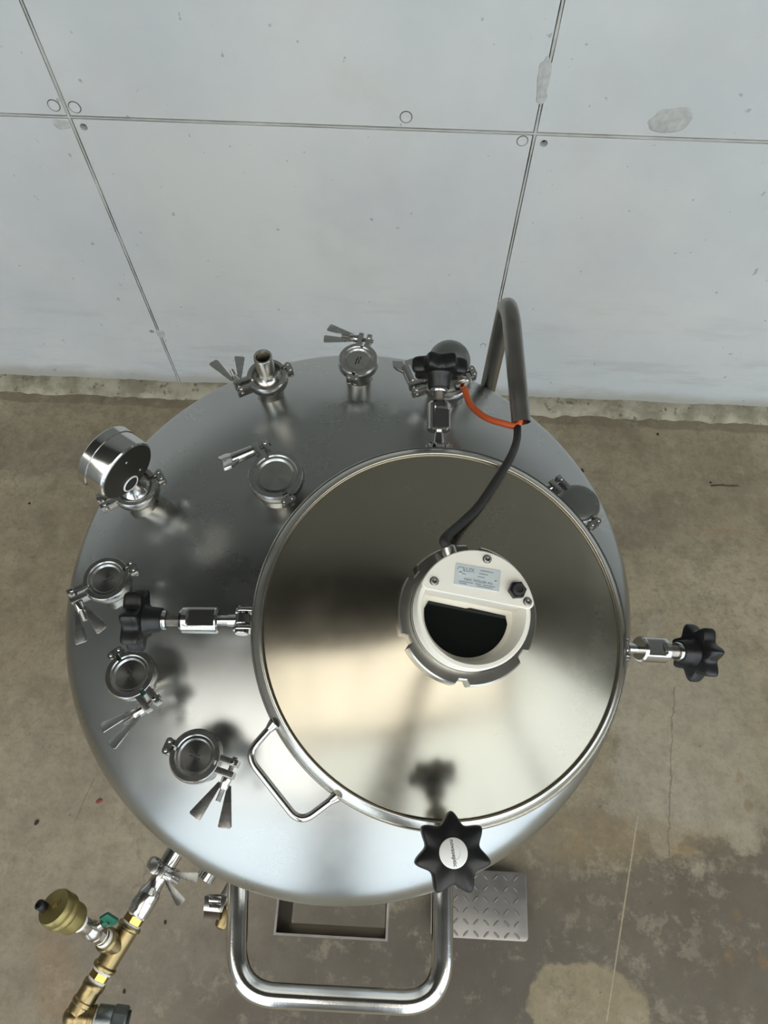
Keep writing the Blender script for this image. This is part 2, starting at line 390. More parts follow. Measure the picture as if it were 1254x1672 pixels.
def smooth_path(pts, n=10):
    pts = [V(p) for p in pts]; ex = [pts[0] * 2 - pts[1]] + pts + [pts[-1] * 2 - pts[-2]]; out = []
    for i in range(1, len(ex) - 2):
        p0, p1, p2, p3 = ex[i - 1:i + 3]
        for k in range(n):
            t = k / n; out.append(.5 * ((2 * p1) + (p2 - p0) * t + (2 * p0 - 5 * p1 + 4 * p2 - p3) * t * t + (3 * p1 - p0 - 3 * p2 + p3) * t ** 3))
    return out + [pts[-1]]
def lettering(text, size, parent, m, mat, name='lettering', depth=.0002, align='CENTER'):
    cu = bpy.data.curves.new(name, 'FONT'); cu.body = text; cu.size = size; cu.align_x = align; cu.align_y = 'CENTER'; cu.extrude = depth; cu.resolution_u = 2
    t = bpy.data.objects.new(name, cu); COL.objects.link(t)
    me = bpy.data.meshes.new_from_object(t.evaluated_get(bpy.context.evaluated_depsgraph_get()))
    COL.objects.unlink(t); bpy.data.objects.remove(t); bpy.data.curves.remove(cu)
    me.name = name; me.materials.clear(); me.materials.append(M[mat]); return link(name, me, parent, m)

# ================================================================== THE SETTING
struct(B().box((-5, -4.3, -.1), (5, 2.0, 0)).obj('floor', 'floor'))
wall = struct(B().box((-5, WALL_Y + .02, 0), (5, WALL_Y + .35, 1.68)).obj('wall_back', 'wall'))
# cast panels: one slab per formwork sheet, joints recessed
holes = [(137, 207, .0095), (888, 234, .0095), (248, 541, .008)]
hole_at = [(onwall(u, v), r) for u, v, r in holes]
GAP = .0052
def panel(x0, x1, z0, z1):
    b = B(); b.box((x0 + GAP, WALL_Y, z0 + GAP), (x1 - GAP, WALL_Y + .03, z1 - GAP))
    o = b.obj('concrete_panel', 'wall', wall)
    o.data.shade_flat()
    mine = [(p, r) for p, r in hole_at if x0 + r < p.x < x1 - r and z0 + r < p.z < z1 - r]
    if mine:
        c = B()
        for p, r in mine: c.cyl((p.x, WALL_Y - .02, p.z), (p.x, WALL_Y + .022, p.z), r, n=20)
        k = c.obj('cutter', 'hole'); md = o.modifiers.new('b', 'BOOLEAN'); md.object = k; md.operation = 'DIFFERENCE'; md.solver = 'EXACT'
        me = bpy.data.meshes.new_from_object(o.evaluated_get(bpy.context.evaluated_depsgraph_get())); me.shade_flat()
        o.modifiers.clear(); o.data = me; me.name = 'concrete_panel'
        bpy.data.objects.remove(k)
xs = [SEAM_X + 1.2 * k for k in range(-3, 5)]
xs[0] = -5; xs.append(5)
for a, b_ in zip(xs, xs[1:]):
    panel(a, b_, 0, SEAM_Z); panel(a, b_, SEAM_Z, 1.68)
def fin(horizontal, a, b_, c):
    """thin ragged mortar fin squeezed out along a joint"""
    bb = B(); n = 60; rings = []
    for i in range(n + 1):
        t = a + (b_ - a) * i / n
        wd = .0026 + .0020 * noise.noise(V((t * 9, c * 3, 1))); pr = .0008 + .0016 * max(0, noise.noise(V((t * 14, c * 5, 7))) + .3)
        j = .0012 * noise.noise(V((t * 5, c, 3)))
        sec = [(-wd + j, .012), (-wd + j, -pr * .6), (j, -pr), (wd + j, -pr * .6), (wd + j, .012)]
        rings.append([(t, WALL_Y + d, c + s_) if horizontal else (c + s_, WALL_Y + d, t) for s_, d in sec])
    bb.ring_faces(rings, True, True, True); bb.obj('joint_fin', 'fin', wall)
for a, b_ in zip(xs, xs[1:]): fin(True, a, b_, SEAM_Z)
for x in xs[1:-1]: fin(False, .02, SEAM_Z, x); fin(False, SEAM_Z, 1.68, x)
fm = lambda p: frame(p, (0, -1, 0), (1, 0, 0))
for p, r in hole_at:      # plastic sleeve and dark bottom of the tie holes
    h = B(); h.lathe([(r * 1.5, -.0005), (r * 1.5, .0010), (r * 1.05, .0012), (r * .98, -.018), (r * .9, -.018), (r * .9, -.0005)], Matrix(), 24)
    h.obj('tie_hole_sleeve', 'plug', wall, fm((p.x, WALL_Y, p.z)))
    B().cyl((0, 0, -.021), (0, 0, -.019), r * .99).obj('tie_hole_bottom', 'hole', wall, fm((p.x, WALL_Y, p.z)))
for u, v, r in ((88, 172, .014), (122, 175, .014), (663, 191, .014), (853, 230, .013), (789, 564, .009)):
    p = onwall(u, v); h = B()
    h.lathe([(0, .0006), (r * .80, .0006), (r * .88, .0022), (r, .0016), (r * 1.02, -.001)], Matrix(), 24)
    h.obj('tie_hole_plug', 'plug', wall, fm((p.x, WALL_Y, p.z)))
    B().lathe([(r * 1.0, -.001), (r * 1.0, .0006), (r * 1.14, .0008), (r * 1.16, -.001)], Matrix(), 24).obj('plug_groove', 'hole', wall, fm((p.x, WALL_Y, p.z)))
def mortar_patch(u, v, rx, rz, rot, seed):
    p = onwall(u, v); b = B(); n = 28; rings = []
    for k, (f, d) in enumerate(((1.0, -.0008), (.93, .0014), (.75, .0022), (.45, .0012), (.2, .0026))):
        row = []
        for i in range(n):
            a = 2 * PI * i / n; q = f * (1 + .3 * noise.noise(V((math.cos(a) * 1.6, math.sin(a) * 1.6, seed))))
            x, y = q * rx * math.cos(a), q * rz * math.sin(a)
            row.append((x * math.cos(rot) - y * math.sin(rot), x * math.sin(rot) + y * math.cos(rot), d + .0012 * noise.noise(V((x * 60, y * 60, seed)))))
        rings.append(row)
    b.ring_faces(rings, True, False, True); b.obj('mortar_patch', 'patch', wall, fm((p.x, WALL_Y, p.z)))
mortar_patch(1096, 197, .055, .035, .15, 1.); mortar_patch(888, 126, .016, .05, .05, 3.); mortar_patch(884, 158, .014, .02, .1, 5.)
mortar_patch(100, 203, .026, .014, .0, 8.); mortar_patch(262, 545, .016, .024, .0, 11.)
# crumbled mortar fillet along the foot of the wall
kb = B(); rows = []
for i in range(401):
    x = -2.6 + 5.2 * i / 400
    e = .070 + .018 * noise.noise(V((x * 6, 0, 0))) + .012 * noise.noise(V((x * 21, 2, 0)))
    h = .024 + .006 * noise.noise(V((x * 5, 7, 0))) + .004 * noise.noise(V((x * 30, 4, 0)))
    row = [(x, WALL_Y + .01, h)]
    for k, (f, q) in enumerate(((.0, 1.), (.2, .95), (.45, .8), (.7, .62), (.9, .42), (1., .0))):
        row.append((x, WALL_Y - e * f, max(0, h * q + .003 * noise.noise(V((x * 40, f * 5, 3)))) if f < 1 else -.002))
    row.append((x, WALL_Y + .01, -.002)); rows.append(row)
kb.ring_faces(rows, True, True, True)
struct(kb.obj('baseboard_back', 'kicker', smooth=60))
# the hall around: dark cladding above the concrete, side and front walls, roof
struct(B().box((-5, WALL_Y + .04, 1.68), (5, WALL_Y + .3, 4.8)).obj('wall_back_cladding', 'cladding'))
struct(B().box((-5.2, -4.4, 0), (-5, 2.0, 4.8)).obj('wall_left', 'plaster'))
struct(B().box((5, -4.4, 0), (5.2, 2.0, 4.8)).obj('wall_right', 'plaster'))
struct(B().box((-5.2, -4.4, 0), (5.2, -4.2, 4.8)).obj('wall_front', 'plaster'))
struct(B().box((-5.2, -4.4, 4.8), (5.2, 2.05, 5.0)).obj('ceiling', 'ceiling'))
def window(name, lo, hi, axis, mat, bars):
    """daylit window lying in a wall: pane plus frame; axis = its normal"""
    b = B(); b.box(lo, hi); o = struct(b.obj(name, mat))
    f = B(); t = .05
    i, j = [k for k in range(3) if k != axis]
    d0, d1 = min(lo[axis], hi[axis]) - .03, max(lo[axis], hi[axis]) + .03
    def bar(i0, i1, j0, j1):
        a = [0] * 3; c = [0] * 3; a[axis], c[axis] = d0, d1; a[i], c[i] = i0, i1; a[j], c[j] = j0, j1; f.box(a, c)
    bar(lo[i] - t, lo[i], lo[j] - t, hi[j] + t); bar(hi[i], hi[i] + t, lo[j] - t, hi[j] + t)
    bar(lo[i] - t, hi[i] + t, lo[j] - t, lo[j]); bar(lo[i] - t, hi[i] + t, hi[j], hi[j] + t)
    for k in range(1, bars): q = lo[i] + (hi[i] - lo[i]) * k / bars; bar(q - .02, q + .02, lo[j], hi[j])
    f.obj('window_frame', 'frame', o)
window('window_1', (-4.7, -4.19, .12), (-.72, -4.16, 4.5), 1, 'sky_pane', 4)  # middle gap, roof panes too, added to mirror a dark streak in the lid
window('window_2', (.30, -4.19, .12), (4.7, -4.16, 4.5), 1, 'sky_pane', 4)
window('window_5', (4.96, -3.9, .6), (4.99, -.7, 4.2), 0, 'sky_pane', 4)
window('window_3', (-4.7, -4.0, 4.76), (-.35, -1.0, 4.79), 2, 'roof_pane', 3)
window('window_4', (.2, -4.0, 4.76), (4.7, -1.0, 4.79), 2, 'roof_pane', 3)

# ================================================================== THE VESSEL
tank = thing('process_tank', 'large round satin stainless steel vessel with domed top standing on the floor', 'tank', Matrix.Translation((TX, TY, 0)))
def T(p): return V(p) - V((TX, TY, 0))         # world -> vessel coordinates
b = B(); prof = [(0, ZS + RC)]
amax = math.asin(CA)
for i in range(1, 41): a = amax * i / 40; prof.append((RC * math.sin(a), ZS + RC * math.cos(a)))
for i in range(1, 17): a = amax + (PI / 2 - amax) * i / 16; prof.append((RT - RK + RK * math.sin(a), ZT + RK * math.cos(a)))
prof += [(RT, ZT - .04), (RT, .62)]
for i in range(1, 13): a = PI / 2 * i / 12; prof.append((RT * math.cos(a) if i < 12 else 0, .62 - .16 * math.sin(a)))
b.lathe(prof, Matrix(), 144, SY); b.obj('shell', 'shell', tank, smooth=180)
for k in range(3):
    a = math.radians(100 + 120 * k); x, y = .36 * math.cos(a), .36 * math.sin(a)
    lg = B().cyl((x, y, .012), (x, y, .70), .03, n=20).obj('leg', 'pipe', tank)
    B().cyl((x, y, 0), (x, y, .012), .055, n=24, bev=.002).obj('foot_plate', 'pipe', lg)
B().cyl((0, 0, .40), (0, 0, .50), .04, n=24).obj('bottom_outlet', 'steel', tank)

# manway: neck on the vessel, lid on the neck
LC = V((.0599, .2457, 1.5636)); LN = V((.1343, -.1735, 1)).normalized(); LR = .2155
LM = frame(LC, LN, (1, 0, 0))
nk = B(); nk.lathe([(.196, -.085), (.196, -.008), (.2135, -.008), (.2135, -.0012), (.188, -.0012), (.188, -.085)], Matrix(), 96)
nk.obj('manway_neck', 'steel_rim', tank, Matrix.Translation((-TX, -TY, 0)) @ LM)

lid = thing('manway_lid', 'round conical stainless steel manhole lid resting on the vessel top', 'lid', LM)
CONE_H, CONE_R0, CONE_R1 = .070, .2035, .060
lp = [(0, CONE_H - .004), (CONE_R1, CONE_H - .002)]
for i in range(13):
    t = i / 12; r = CONE_R1 + (CONE_R0 - CONE_R1) * t; lp.append((r, .004 + (CONE_H - .004) * (1 - t) + .004 * math.sin(PI * t)))
lp += [(CONE_R0, .0), (0, .0)]
B().lathe(lp, Matrix(), 128).obj('cone', 'lid', lid)
rp = [(.2025, .0), (.2025, .0060), (.2032, .0070), (.2044, .0070), (.2052, .0060), (.2062, .0056), (.2070, .0050), (.2146, -.0020), (.2153, -.0032), (LR, -.0045), (LR, -.0098), (LR - .0012, -.0108), (.2138, -.0108), (.2138, .0)]
B().lathe(rp + [rp[0]], Matrix(), 128).obj('rim', 'steel_rim', lid, smooth=60)
# pull handle, a bent rod welded to the rim
def lidp(u, v, h):            # point on the plane h above the lid rim plane
    d = ray(u, v); o = LC + LN * h; return LM.inverted() @ (CAM + d * ((o - CAM).dot(LN) / d.dot(LN)))
hp = [lidp(u, v, -.001) for u, v in ((444, 1184), (402, 1233), (490, 1345), (549, 1300))]
for k, e in ((0, 1), (3, 2)): hp[k] = hp[k] * ((LR - .001) / V((hp[k].x, hp[k].y)).length); hp[k].z = -.001
B().tube(fillet(hp, .016), .0040, 12).obj('handle', 'steel', lid)
for k, e in ((0, 1), (3, 2)):
    d = (hp[e] - hp[k]).normalized(); B().cyl(hp[k] - d * .001, hp[k] + d * .007, .0066, .0042, n=14).obj('weld_collar', 'steel', lid)
# slotted ring nut holding the sight glass
SC = V((.0045, .0005, 0))
def slot_ring(ri, ro, rs, z0, z1, slots, wd, ph):
    b = B(); n = 144; outer = []; 
    for i in range(n):
        a = 2 * PI * i / n; inslot = any(abs((a - ph - 2 * PI * k / slots + PI) % (2 * PI) - PI) < wd for k in range(slots))
        outer.append((a, rs if inslot else ro))
    P = lambda r, a, z: (r * math.cos(a), r * math.sin(a), z)
    rings = [[P(ri, a, z0) for a, _ in outer], [P(r, a, z0) for a, r in outer], [P(r, a, z1 - .0015) for a, r in outer], [P(r - .0015, a, z1) for a, r in outer], [P(ri + .001, a, z1) for a, _ in outer], [P(ri, a, z1 - .001) for a, _ in outer], [P(ri, a, z0) for a, _ in outer]]
    b.ring_faces(rings); return b
slot_ring(.0575, .0710, .0655, CONE_H - .012, CONE_H + .020, 6, .075, .45).obj('slotted_ring_nut', 'steel_rim', lid, Matrix.Translation(SC), smooth=35)
B().lathe([(.0590, CONE_H - .004), (.0590, CONE_H + .0225), (.0578, CONE_H + .0225), (.0578, CONE_H - .004)], Matrix(), 64).obj('sight_glass_ring', 'steel', lid, Matrix.Translation(SC))

# ------------------------------------------------------------------ sight glass lamp
lamp = thing('sight_glass_lamp', 'cream white round lamp with dark half-moon window at the centre of the lid', 'lamp', LM @ Matrix.Translation(SC + V((0, 0, CONE_H))))
LH = .052; Ro = .0572; Ri = .0512          # rim height, outer and inner radius of the housing
ang = math.radians(-7)                   # direction of the straight edge
RZ = Matrix.Rotation(ang, 4, 'Z')
hb = B(); hb.lathe([(Ro - .002, .004), (Ro, .006), (Ro, LH - .010), (Ro - .0015, LH - .008), (Ri + .001, LH - .008), (Ri, LH - .010), (Ri - .004, .014), (0, .014), (0, .004)], Matrix(), 72)
hb.obj('housing', 'enamel', lamp)
CH = .010                                   # chord height above the centre
a0 = math.asin(CH / Ro)
def seg(r, ch, rc=.006, n=30):
    """circular segment with rounded corners above the chord y = ch"""
    a = math.asin((ch + rc) / (r - rc)); c1 = ((r - rc) * math.cos(a), ch + rc)
    return arc(c1, rc, -PI / 2, a, 6) + arc((0, 0), r, a, PI - a, n)[1:-1] + arc((-c1[0], c1[1]), rc, PI - a, 1.5 * PI, 6)
bl = B(); bl.prism(seg(Ro - .003, CH + .0015), .012, LH - .006, RZ); bl.obj('lamp_block', 'enamel', lamp, smooth=40)
cp = B(); cp.prism(seg(Ro + .0012, CH), LH - .006, LH, RZ, bev=.0012); cp.obj('cover_plate', 'enamel', lamp)
def gl(x, y, z=0): return RZ @ Matrix.Translation((x, y, z))
wn = B(); rw = .0432; ww = arc((0, 0), rw, PI + .05, 2 * PI - .05, 32); ww = [(x - .001, y) for x, y in ww] + [(rw - .004, CH - .004)] + [(.002, CH - .003), (-.002, CH - .0045)] + [(-rw + .002, CH - .004)]
wn.prism(ww, .0125, .0152, RZ); wn.obj('window_pane', 'window', lamp, smooth=40)
def screw(x, y, r=.0033):
    o = B().lathe([(r + .0012, LH - .0004), (r + .0012, LH + .0006), (r, LH + .0008), (r, LH + .0022), (r * .8, LH + .003), (r * .5, LH + .003), (r * .5, LH + .0012), (0, LH + .0012)], Matrix(), 20).obj('screw', 'cast', lamp, gl(x, y))
    return o
screw(.004, .0505); screw(-.0445, .0185); screw(.0490, .0165)
npl = B(); npl.prism(rrect(-.0225, -.0105, .0225, .0105, .001), LH, LH + .0007, Matrix()); plate = npl.obj('nameplate', 'label', lamp, gl(-.003, .0305) @ Matrix.Rotation(math.radians(1.5), 4, 'Z'))
for x, y in ((-.0172, .0018), (.0182, -.0012)): B().sphere((x, y, LH + .0007), .0012, 10).obj('rivet', 'cast', plate)
zt = LH + .0008
lettering('LUX', .0062, plate, Matrix.Translation((-.0095, .0055, zt)), 'print')
sw = B(); sw.tube([(-.0170 + .0035 * math.cos(a), .0042 + .0032 * math.sin(a), zt) for a in [PI * (1 - i / 12) for i in range(13)]], .0003, 6); sw.obj('logo_arc', 'print', plate)
lettering('MAX  MÜLLER AG', .0036, plate, Matrix.Translation((.001, -.0040, zt)), 'print')
for x0, x1, y in ((.002, .015, .0072), (.001, .010, .0040), (.0, .007, .0008), (-.018, -.004, -.0066), (-.002, .004, -.0066), (.006, .018, -.0066), (-.018, -.010, -.0084), (.0, .016, -.0084), (-.018, -.012, .0012)):
    pl = B(); pl.box((x0, y - .0004, zt - .0002), (x1, y + .0004, zt + .0001)); pl.obj('print_line', 'print', plate)
gd = B(); hexa = [(.0088 * math.cos(PI / 3 * i + .25), .0088 * math.sin(PI / 3 * i + .25)) for i in range(6)]
gd.prism(hexa, LH, LH + .0075, Matrix(), bev=.0008); gl_o = gd.obj('switch_gland', 'black', lamp, gl(.0365, .0250))
B().lathe([(.0058, LH + .007), (.0058, LH + .011), (.0050, LH + .012), (.0036, LH + .012), (.0036, LH + .010), (0, LH + .0098)], Matrix(), 20).obj('gland_cap', 'rubber', gl_o)
ge = B(); ga = math.radians(112); gd_ = V((math.cos(ga), math.sin(ga), 0))
ge.cyl(gd_ * (Ro - .004) + V((0, 0, LH - .020)), gd_ * (Ro + .012) + V((0, 0, LH - .018)), .0075, n=18, bev=.001); ge.obj('cable_gland', 'cast', lamp)
GLAND = (LM @ Matrix.Translation(SC + V((0, 0, CONE_H)))) @ (gd_ * (Ro + .012) + V((0, 0, LH - .018)))

# ------------------------------------------------------------------ swing bolts with star knobs
def star(r, lobes=7, n=126):
    out = []
    for i in range(n):
        a = 2 * PI * i / n; sn = abs(math.sin(lobes * a / 2)); f = .70 * (1 - math.sqrt(sn * sn + .04)) + .30 * (.5 + .5 * math.cos(lobes * a)); q = r * (.73 + .315 * f)
        out.append((q * math.cos(a), q * math.sin(a)))
    return out
KR = .0365
def knob_mesh():
    b = B(); st = star(KR); s2 = lambda k, z: [(x * k, y * k, z) for x, y in st]
    rings = [s2(.80, .0), s2(.93, .0006), s2(.985, .003), s2(1, .007), s2(1, .013), s2(.985, .0165), s2(.94, .019), s2(.88, .0202), s2(.45, .0205)]
    b.ring_faces(rings, True, True, True)
    b.lathe([(0, .002), (.0190, .002), (.0150, -.006), (.0135, -.0180), (.0125, -.0188), (0, -.0188)], Matrix(), 32)
    return b.mesh('knob', 'black', 50)
KNOB = knob_mesh()
def thread_profile(r, L, pitch=.0016):
    p = [(0, 0)]; z = 0
    while z < L - pitch: p += [(r * .88, z), (r, z + pitch * .5)]; z += pitch
    return p + [(r * .88, L), (0, L)]
def swing_bolt(label, eye, tip, roll, sleeve0, sleeve1, rod0=.010):
    """eye at the pivot, sleeve nut with milled flats, threaded end and seven-lobe knob"""
    eye, tip = V(eye), V(tip); ax = (tip - eye); L = ax.length
    m = frame(eye, ax, V((0, 0, 1))) @ Matrix.Rotation(roll, 4, 'Z')
    t = thing('swing_bolt', label, 'bolt', m, 'swing bolts around the manhole lid')
    e = B(); e.lathe([(0, -.0065), (.0085, -.0065), (.0100, -.005), (.0100, .005), (.0085, .0065), (0, .0065)], frame((0, 0, 0), (0, 1, 0), (1, 0, 0)), 28); e.cyl((0, 0, .004), (0, 0, .017), .0075, .0065, n=18)
    e.obj('eye', 'steel', t)
    B().cyl((0, 0, .014), (0, 0, L - .012), .0058, n=16).obj('rod', 'steel', t)
    s = B(); n = 64; rings = []
    def sec(z, r, fl):
        out = []
        for i in range(n):
            a = 2 * PI * i / n; x, y = r * math.cos(a), r * math.sin(a)
            out.append((max(-fl, min(fl, x)), y, z))
        return out
    r = .0150; f = .0108
    rings = [sec(sleeve0, r * .86, r), sec(sleeve0 + .002, r, r), sec(sleeve0 + .0035, r, r), sec(sleeve0 + .0045, r, f), sec(sleeve1 - .0105, r, f), sec(sleeve1 - .0085, r, r), sec(sleeve1 - .003, r, r), sec(sleeve1, r * .84, r)]
    s.ring_faces(rings, True, True, True); s.obj('sleeve_nut', 'steel', t, smooth=30)
    th = B(); th.lathe(thread_profile(.0072, L - sleeve1 - .008), Matrix.Translation((0, 0, sleeve1 - .002)), 20); th.obj('thread', 'thread', t, smooth=25)
    B().lathe([(.006, L - .0235), (.0105, L - .0235), (.0112, L - .0225), (.0112, L - .019), (.006, L - .018)], Matrix(), 24).obj('washer', 'steel', t)
    yl = m.to_3x3().inverted() @ V((-.05, 1, 0)); link('knob', KNOB, t, Matrix.Translation((0, 0, L)) @ Matrix.Rotation(math.atan2(yl.y, yl.x), 4, 'Z'))
    return t, m, L
def fork(eye, ax):
    """pair of lugs welded under the manway ring that carry the pivot pin; part of the vessel"""
    eye = V(eye); hor = V((eye.x - LC.x, eye.y - LC.y, 0)).normalized(); side = V((-hor.y, hor.x, 0))
    m = frame(eye, side, hor)
    for sgn in (-1, 1):
        f = B(); pr = arc((0, 0), .0105, -PI / 2, PI / 2, 10) + [(-.030, .0105), (-.030, -.0105)]
        f.prism(pr, sgn * .0105 - .0022, sgn * .0105 + .0022, Matrix(), bev=.0007)
        f.obj('pivot_lug', 'steel', tank, Matrix.Translation((-TX, -TY, 0)) @ m)
    p = B(); p.cyl((0, 0, -.0155), (0, 0, .0155), .0045, n=16)
    for sgn in (-1, 1): p.cyl((0, 0, sgn * .0128), (0, 0, sgn * .0160), .0078, n=20, bev=.0006)
    p.obj('pivot_pin', 'steel', tank, Matrix.Translation((-TX, -TY, 0)) @ m)
E_left = at(397, 1013, 1.558); K_left = at(238, 1012, 1.562)
swing_bolt('star knob swing bolt swung out to the left over the dome, fully visible', E_left, K_left, 0., .027, .070)
E_right = V((.272, .245, 1.512)); K_right = at(1128, 1065, 1.473)
swing_bolt('star knob swing bolt hanging off the right edge over bare floor', E_right, K_right, 0., .026, .066)
E_back = at(716, 735, 1.565); K_back = at(717, 612, 1.598)
swing_bolt('star knob swing bolt pointing to the wall in front of the ball cap', E_back, K_back, .3, .024, .062)
E_front = V((.0625, .0165, 1.500)); K_front = at(739, 1392, 1.606); K_front.z = 1.585
tf, mf, Lf = swing_bolt('upright star knob swing bolt with white printed cap at the front', E_front, K_front, .2, .024, .054)
for e, k in ((E_left, K_left), (E_right, K_right), (E_back, K_back), (E_front, K_front)): fork(e, k - e)
cap = B().lathe([(0, .0222), (.0122, .0222), (.0132, .0214), (.0132, .0200), (0, .0200)], Matrix(), 40).obj('cap_disc', 'white_cap', tf, Matrix.Translation((0, 0, Lf)))
dn = mf.to_3x3().inverted() @ V((.18, -1, 0)); rot = math.atan2(dn.y, dn.x)
cm = Matrix.Rotation(rot, 4, 'Z')
lettering('novaseptic', .0054, cap, cm @ Matrix.Translation((0, 0, .0223)), 'ink')
sw = B(); sw.tube([(.0062 * math.cos(a), .0062 * math.sin(a), .02225) for a in [.2 + 2.4 * i / 16 for i in range(17)]], .00025, 6); sw.obj('logo_arc', 'label', cap, cm)

# ------------------------------------------------------------------ clamp ports on the dome
def ring_half(ro, ri, h, sgn, lug):
    b = B(); g0 = .10; prof = [(ri, h * .42), (ri + .0012, h * .5), (ro - .0022, h * .5), (ro - .0006, h * .36), (ro, h * .2), (ro, -h * .2), (ro - .0006, -h * .36), (ro - .0022, -h * .5), (ri + .0012, -h * .5), (ri, -h * .42)]
    b.lathe(prof + [prof[0]], Matrix.Identity(4), 36, 1., g0, PI - g0, cap=False)
    bm = b.bm
    bmesh.ops.holes_fill(bm, edges=[e for e in bm.edges if len(e.link_faces) == 1])
    bl = B(); bl.box((ro - .005, .0026, -h * .44), (ro + lug, .0100, h * .44)); bl.box((-ro - .0075, .0015, -h * .26), (-ro + .004, .0085, h * .26))
    me = bl.mesh('tmp', 'steel', bevel=.0011); bm.from_mesh(me); bpy.data.meshes.remove(me)
    if sgn < 0:
        for v in bm.verts: v.co.y *= -1
    return b.mesh('ring_half', 'cast', 40)
def wing_mesh(L=.047, w0=.0045, w1=.0150):
    b = B(); p = [(.004, -w0 / 2)] + [(L - .002, -w1 / 2), (L, -w1 / 2 + .002), (L, w1 / 2 - .002), (L - .002, w1 / 2)] + [(.004, w0 / 2)]
    b.prism(p, -.0009, .0009, Matrix()); return b.mesh('wing', 'cast', 30, bevel=.0004)
CACHE = {}
def clamp(label, c, lugdir, side, ro=.0295, ri=.0212, h=.0165, lug=.0185, roll=0., spread=17, kind='cap', marks=0, nut='wing', group='clamps on the vessel dome', zdir=(0, 0, 1), gasket=False, stem=None):
    """two-piece hinged clamp; local x points to the lugs, local y along the bolt to its nut"""
    m = frame(c, zdir, lugdir)
    t = thing('pipe_clamp', label, 'clamp', m, group)
    key = (ro, ri, h, lug)
    if key not in CACHE: CACHE[key] = (ring_half(*key[:3], 1, lug), ring_half(*key[:3], -1, lug), wing_mesh())
    link('ring_half', CACHE[key][0], t); link('ring_half', CACHE[key][1], t)
    for s in (-1, 1):
        lk = B(); q = -ro - .0042
        pr = arc((q, .0052), .0042, 0, PI, 8) + arc((q, -.0052), .0042, PI, 2 * PI, 8)
        z = s * h * .32; lk.prism(pr, z - .0009, z + .0009, Matrix()); lo = lk.obj('hinge_link', 'cast', t)
        for yy in (-.0052, .0052): B().sphere((q, yy, z + s * .0008), .0022, 12, .7).obj('rivet', 'steel', lo)
    bx = ro + lug - .0065
    bt = B(); bt.lathe(thread_profile(.0030, .048, .0012), frame((bx, -side * .0125, 0), (0, side, 0)), 14); bt.obj('clamp_bolt', 'thread', t, smooth=25)
    B().cyl((bx, -side * .0063, -h * .5), (bx, -side * .0063, h * .5), .0026, n=14, bev=.0006).obj('pivot_pin', 'steel', t)
    nm = frame((bx, side * .0102, 0), (0, side, 0), (1, 0, 0)) @ Matrix.Rotation(roll, 4, 'Z')
    if nut == 'wing':
        nb = B(); nb.cyl((0, 0, 0), (0, 0, .0125), .0060, .0050, n=18, bev=.0007); no = nb.obj('wing_nut', 'steel', t, nm)
        for s in (-1, 1):
            a = math.radians(spread) * s
            wm = Matrix.Translation((s * .0042, 0, .003)) @ Matrix.Rotation(a, 4, 'Y') @ frame((0, 0, 0), (0, 1, 0), (0, 0, 1))
            link('wing', CACHE[key][2], no, wm)
    else:
        nb = B(); nb.cyl((0, 0, 0), (0, 0, .030), .0070, .0078, n=20, bev=.001); no = nb.obj('wing_nut', 'steel', t, nm)
        for s in (-1, 1):
            wb = B(); wb.prism([(.004, .018), (.015, .029), (.0175, .034), (.0165, .044), (.002, .041), (.0, .030)], -.0022, .0022, frame((0, 0, 0), (0, -1, 0), (s, 0, 0)) if s > 0 else frame((0, 0, 0), (0, 1, 0), (s, 0, 0)))
            wb.obj('wing', 'steel', no, smooth=30, bevel=.0008)
    top = h * .5
    if kind == 'cap':
        cb = B(); r = ri + .0022
        cb.lathe([(0, top - .0035), (r * .72, top - .0035), (r * .80, top - .0012), (r * .96, top - .0016), (r, top - .003), (r, top - .010), (0, top - .010)], Matrix(), 48)
        co = cb.obj('blind_cap', 'cap', t)
        if marks:
            for x, y, L in ((-.004, .0022, .0075), (.0022, .0012, .004), (-.0035, -.0016, .005), (.0035, -.0024, .004))[:marks]:
                mk = B(); mk.box((-L * .65, -.0008, 0), (L * .65, .0008, .0003)); mk.obj('engraved_mark', 'ink', co, Matrix.Translation((x, y, top - .0035)))
    elif kind == 'disc':
        B().lathe([(0, top + .0035), (ri * .9, top + .0032), (ri + .0020, top + .002), (ri + .0020, top - .010), (0, top - .010)], Matrix(), 48).obj('blind_cap', 'bell', t)
    elif kind == 'stub':
        B().lathe([(ri + .002, top - .010), (ri + .002, top - .003), (ri * .86, top - .0015), (.0150, top + .003), (.0130, top + .008), (.0130, top + .0385), (.0122, top + .0395), (.0100, top + .0395), (.0094, top + .0385), (.0094, top - .008), (0, top - .008), (0, top - .010)], Matrix(), 40).obj('pipe_stub', 'steel_rim', t)
    if gasket: B().lathe([(ri + .001, -.0012), (ro - .0008, -.0012), (ro - .0008, .0012), (ri + .001, .0012), (ri + .001, -.0012)], Matrix(), 48).obj('gasket', 'gasket', t)
    return t, m
def ferrule(c, rt=.0185, rf=.0242, h=.0165):
    b = B(); zd = dome_z(c.x, c.y) - c.z
    b.lathe([(0, -.002), (rf, -.002), (rf, -.006), (rt + .002, -h * .5 - .001), (rt, -h * .5 - .003), (rt, zd + .002), (rt + .003, zd - .004), (rt + .003, zd - .03), (0, zd - .03)], Matrix(), 36)
    b.obj('ferrule', 'steel_rim', tank, Matrix.Translation(T(c)))
def port(u, v, lug_uv, side, off=.040, size=None, **k):
    c = dome(u, v, off); l = at(*lug_uv, c.z) - c; l.z = 0
    kk = dict(size or {}); kk.update(k)
    f = {}
    if size: f = dict(rt=size['ri'] - .002, rf=size['ri'] + .003)
    ferrule(c, **f)
    return (c, *clamp(kk.pop('label'), c, l, side, **kk))
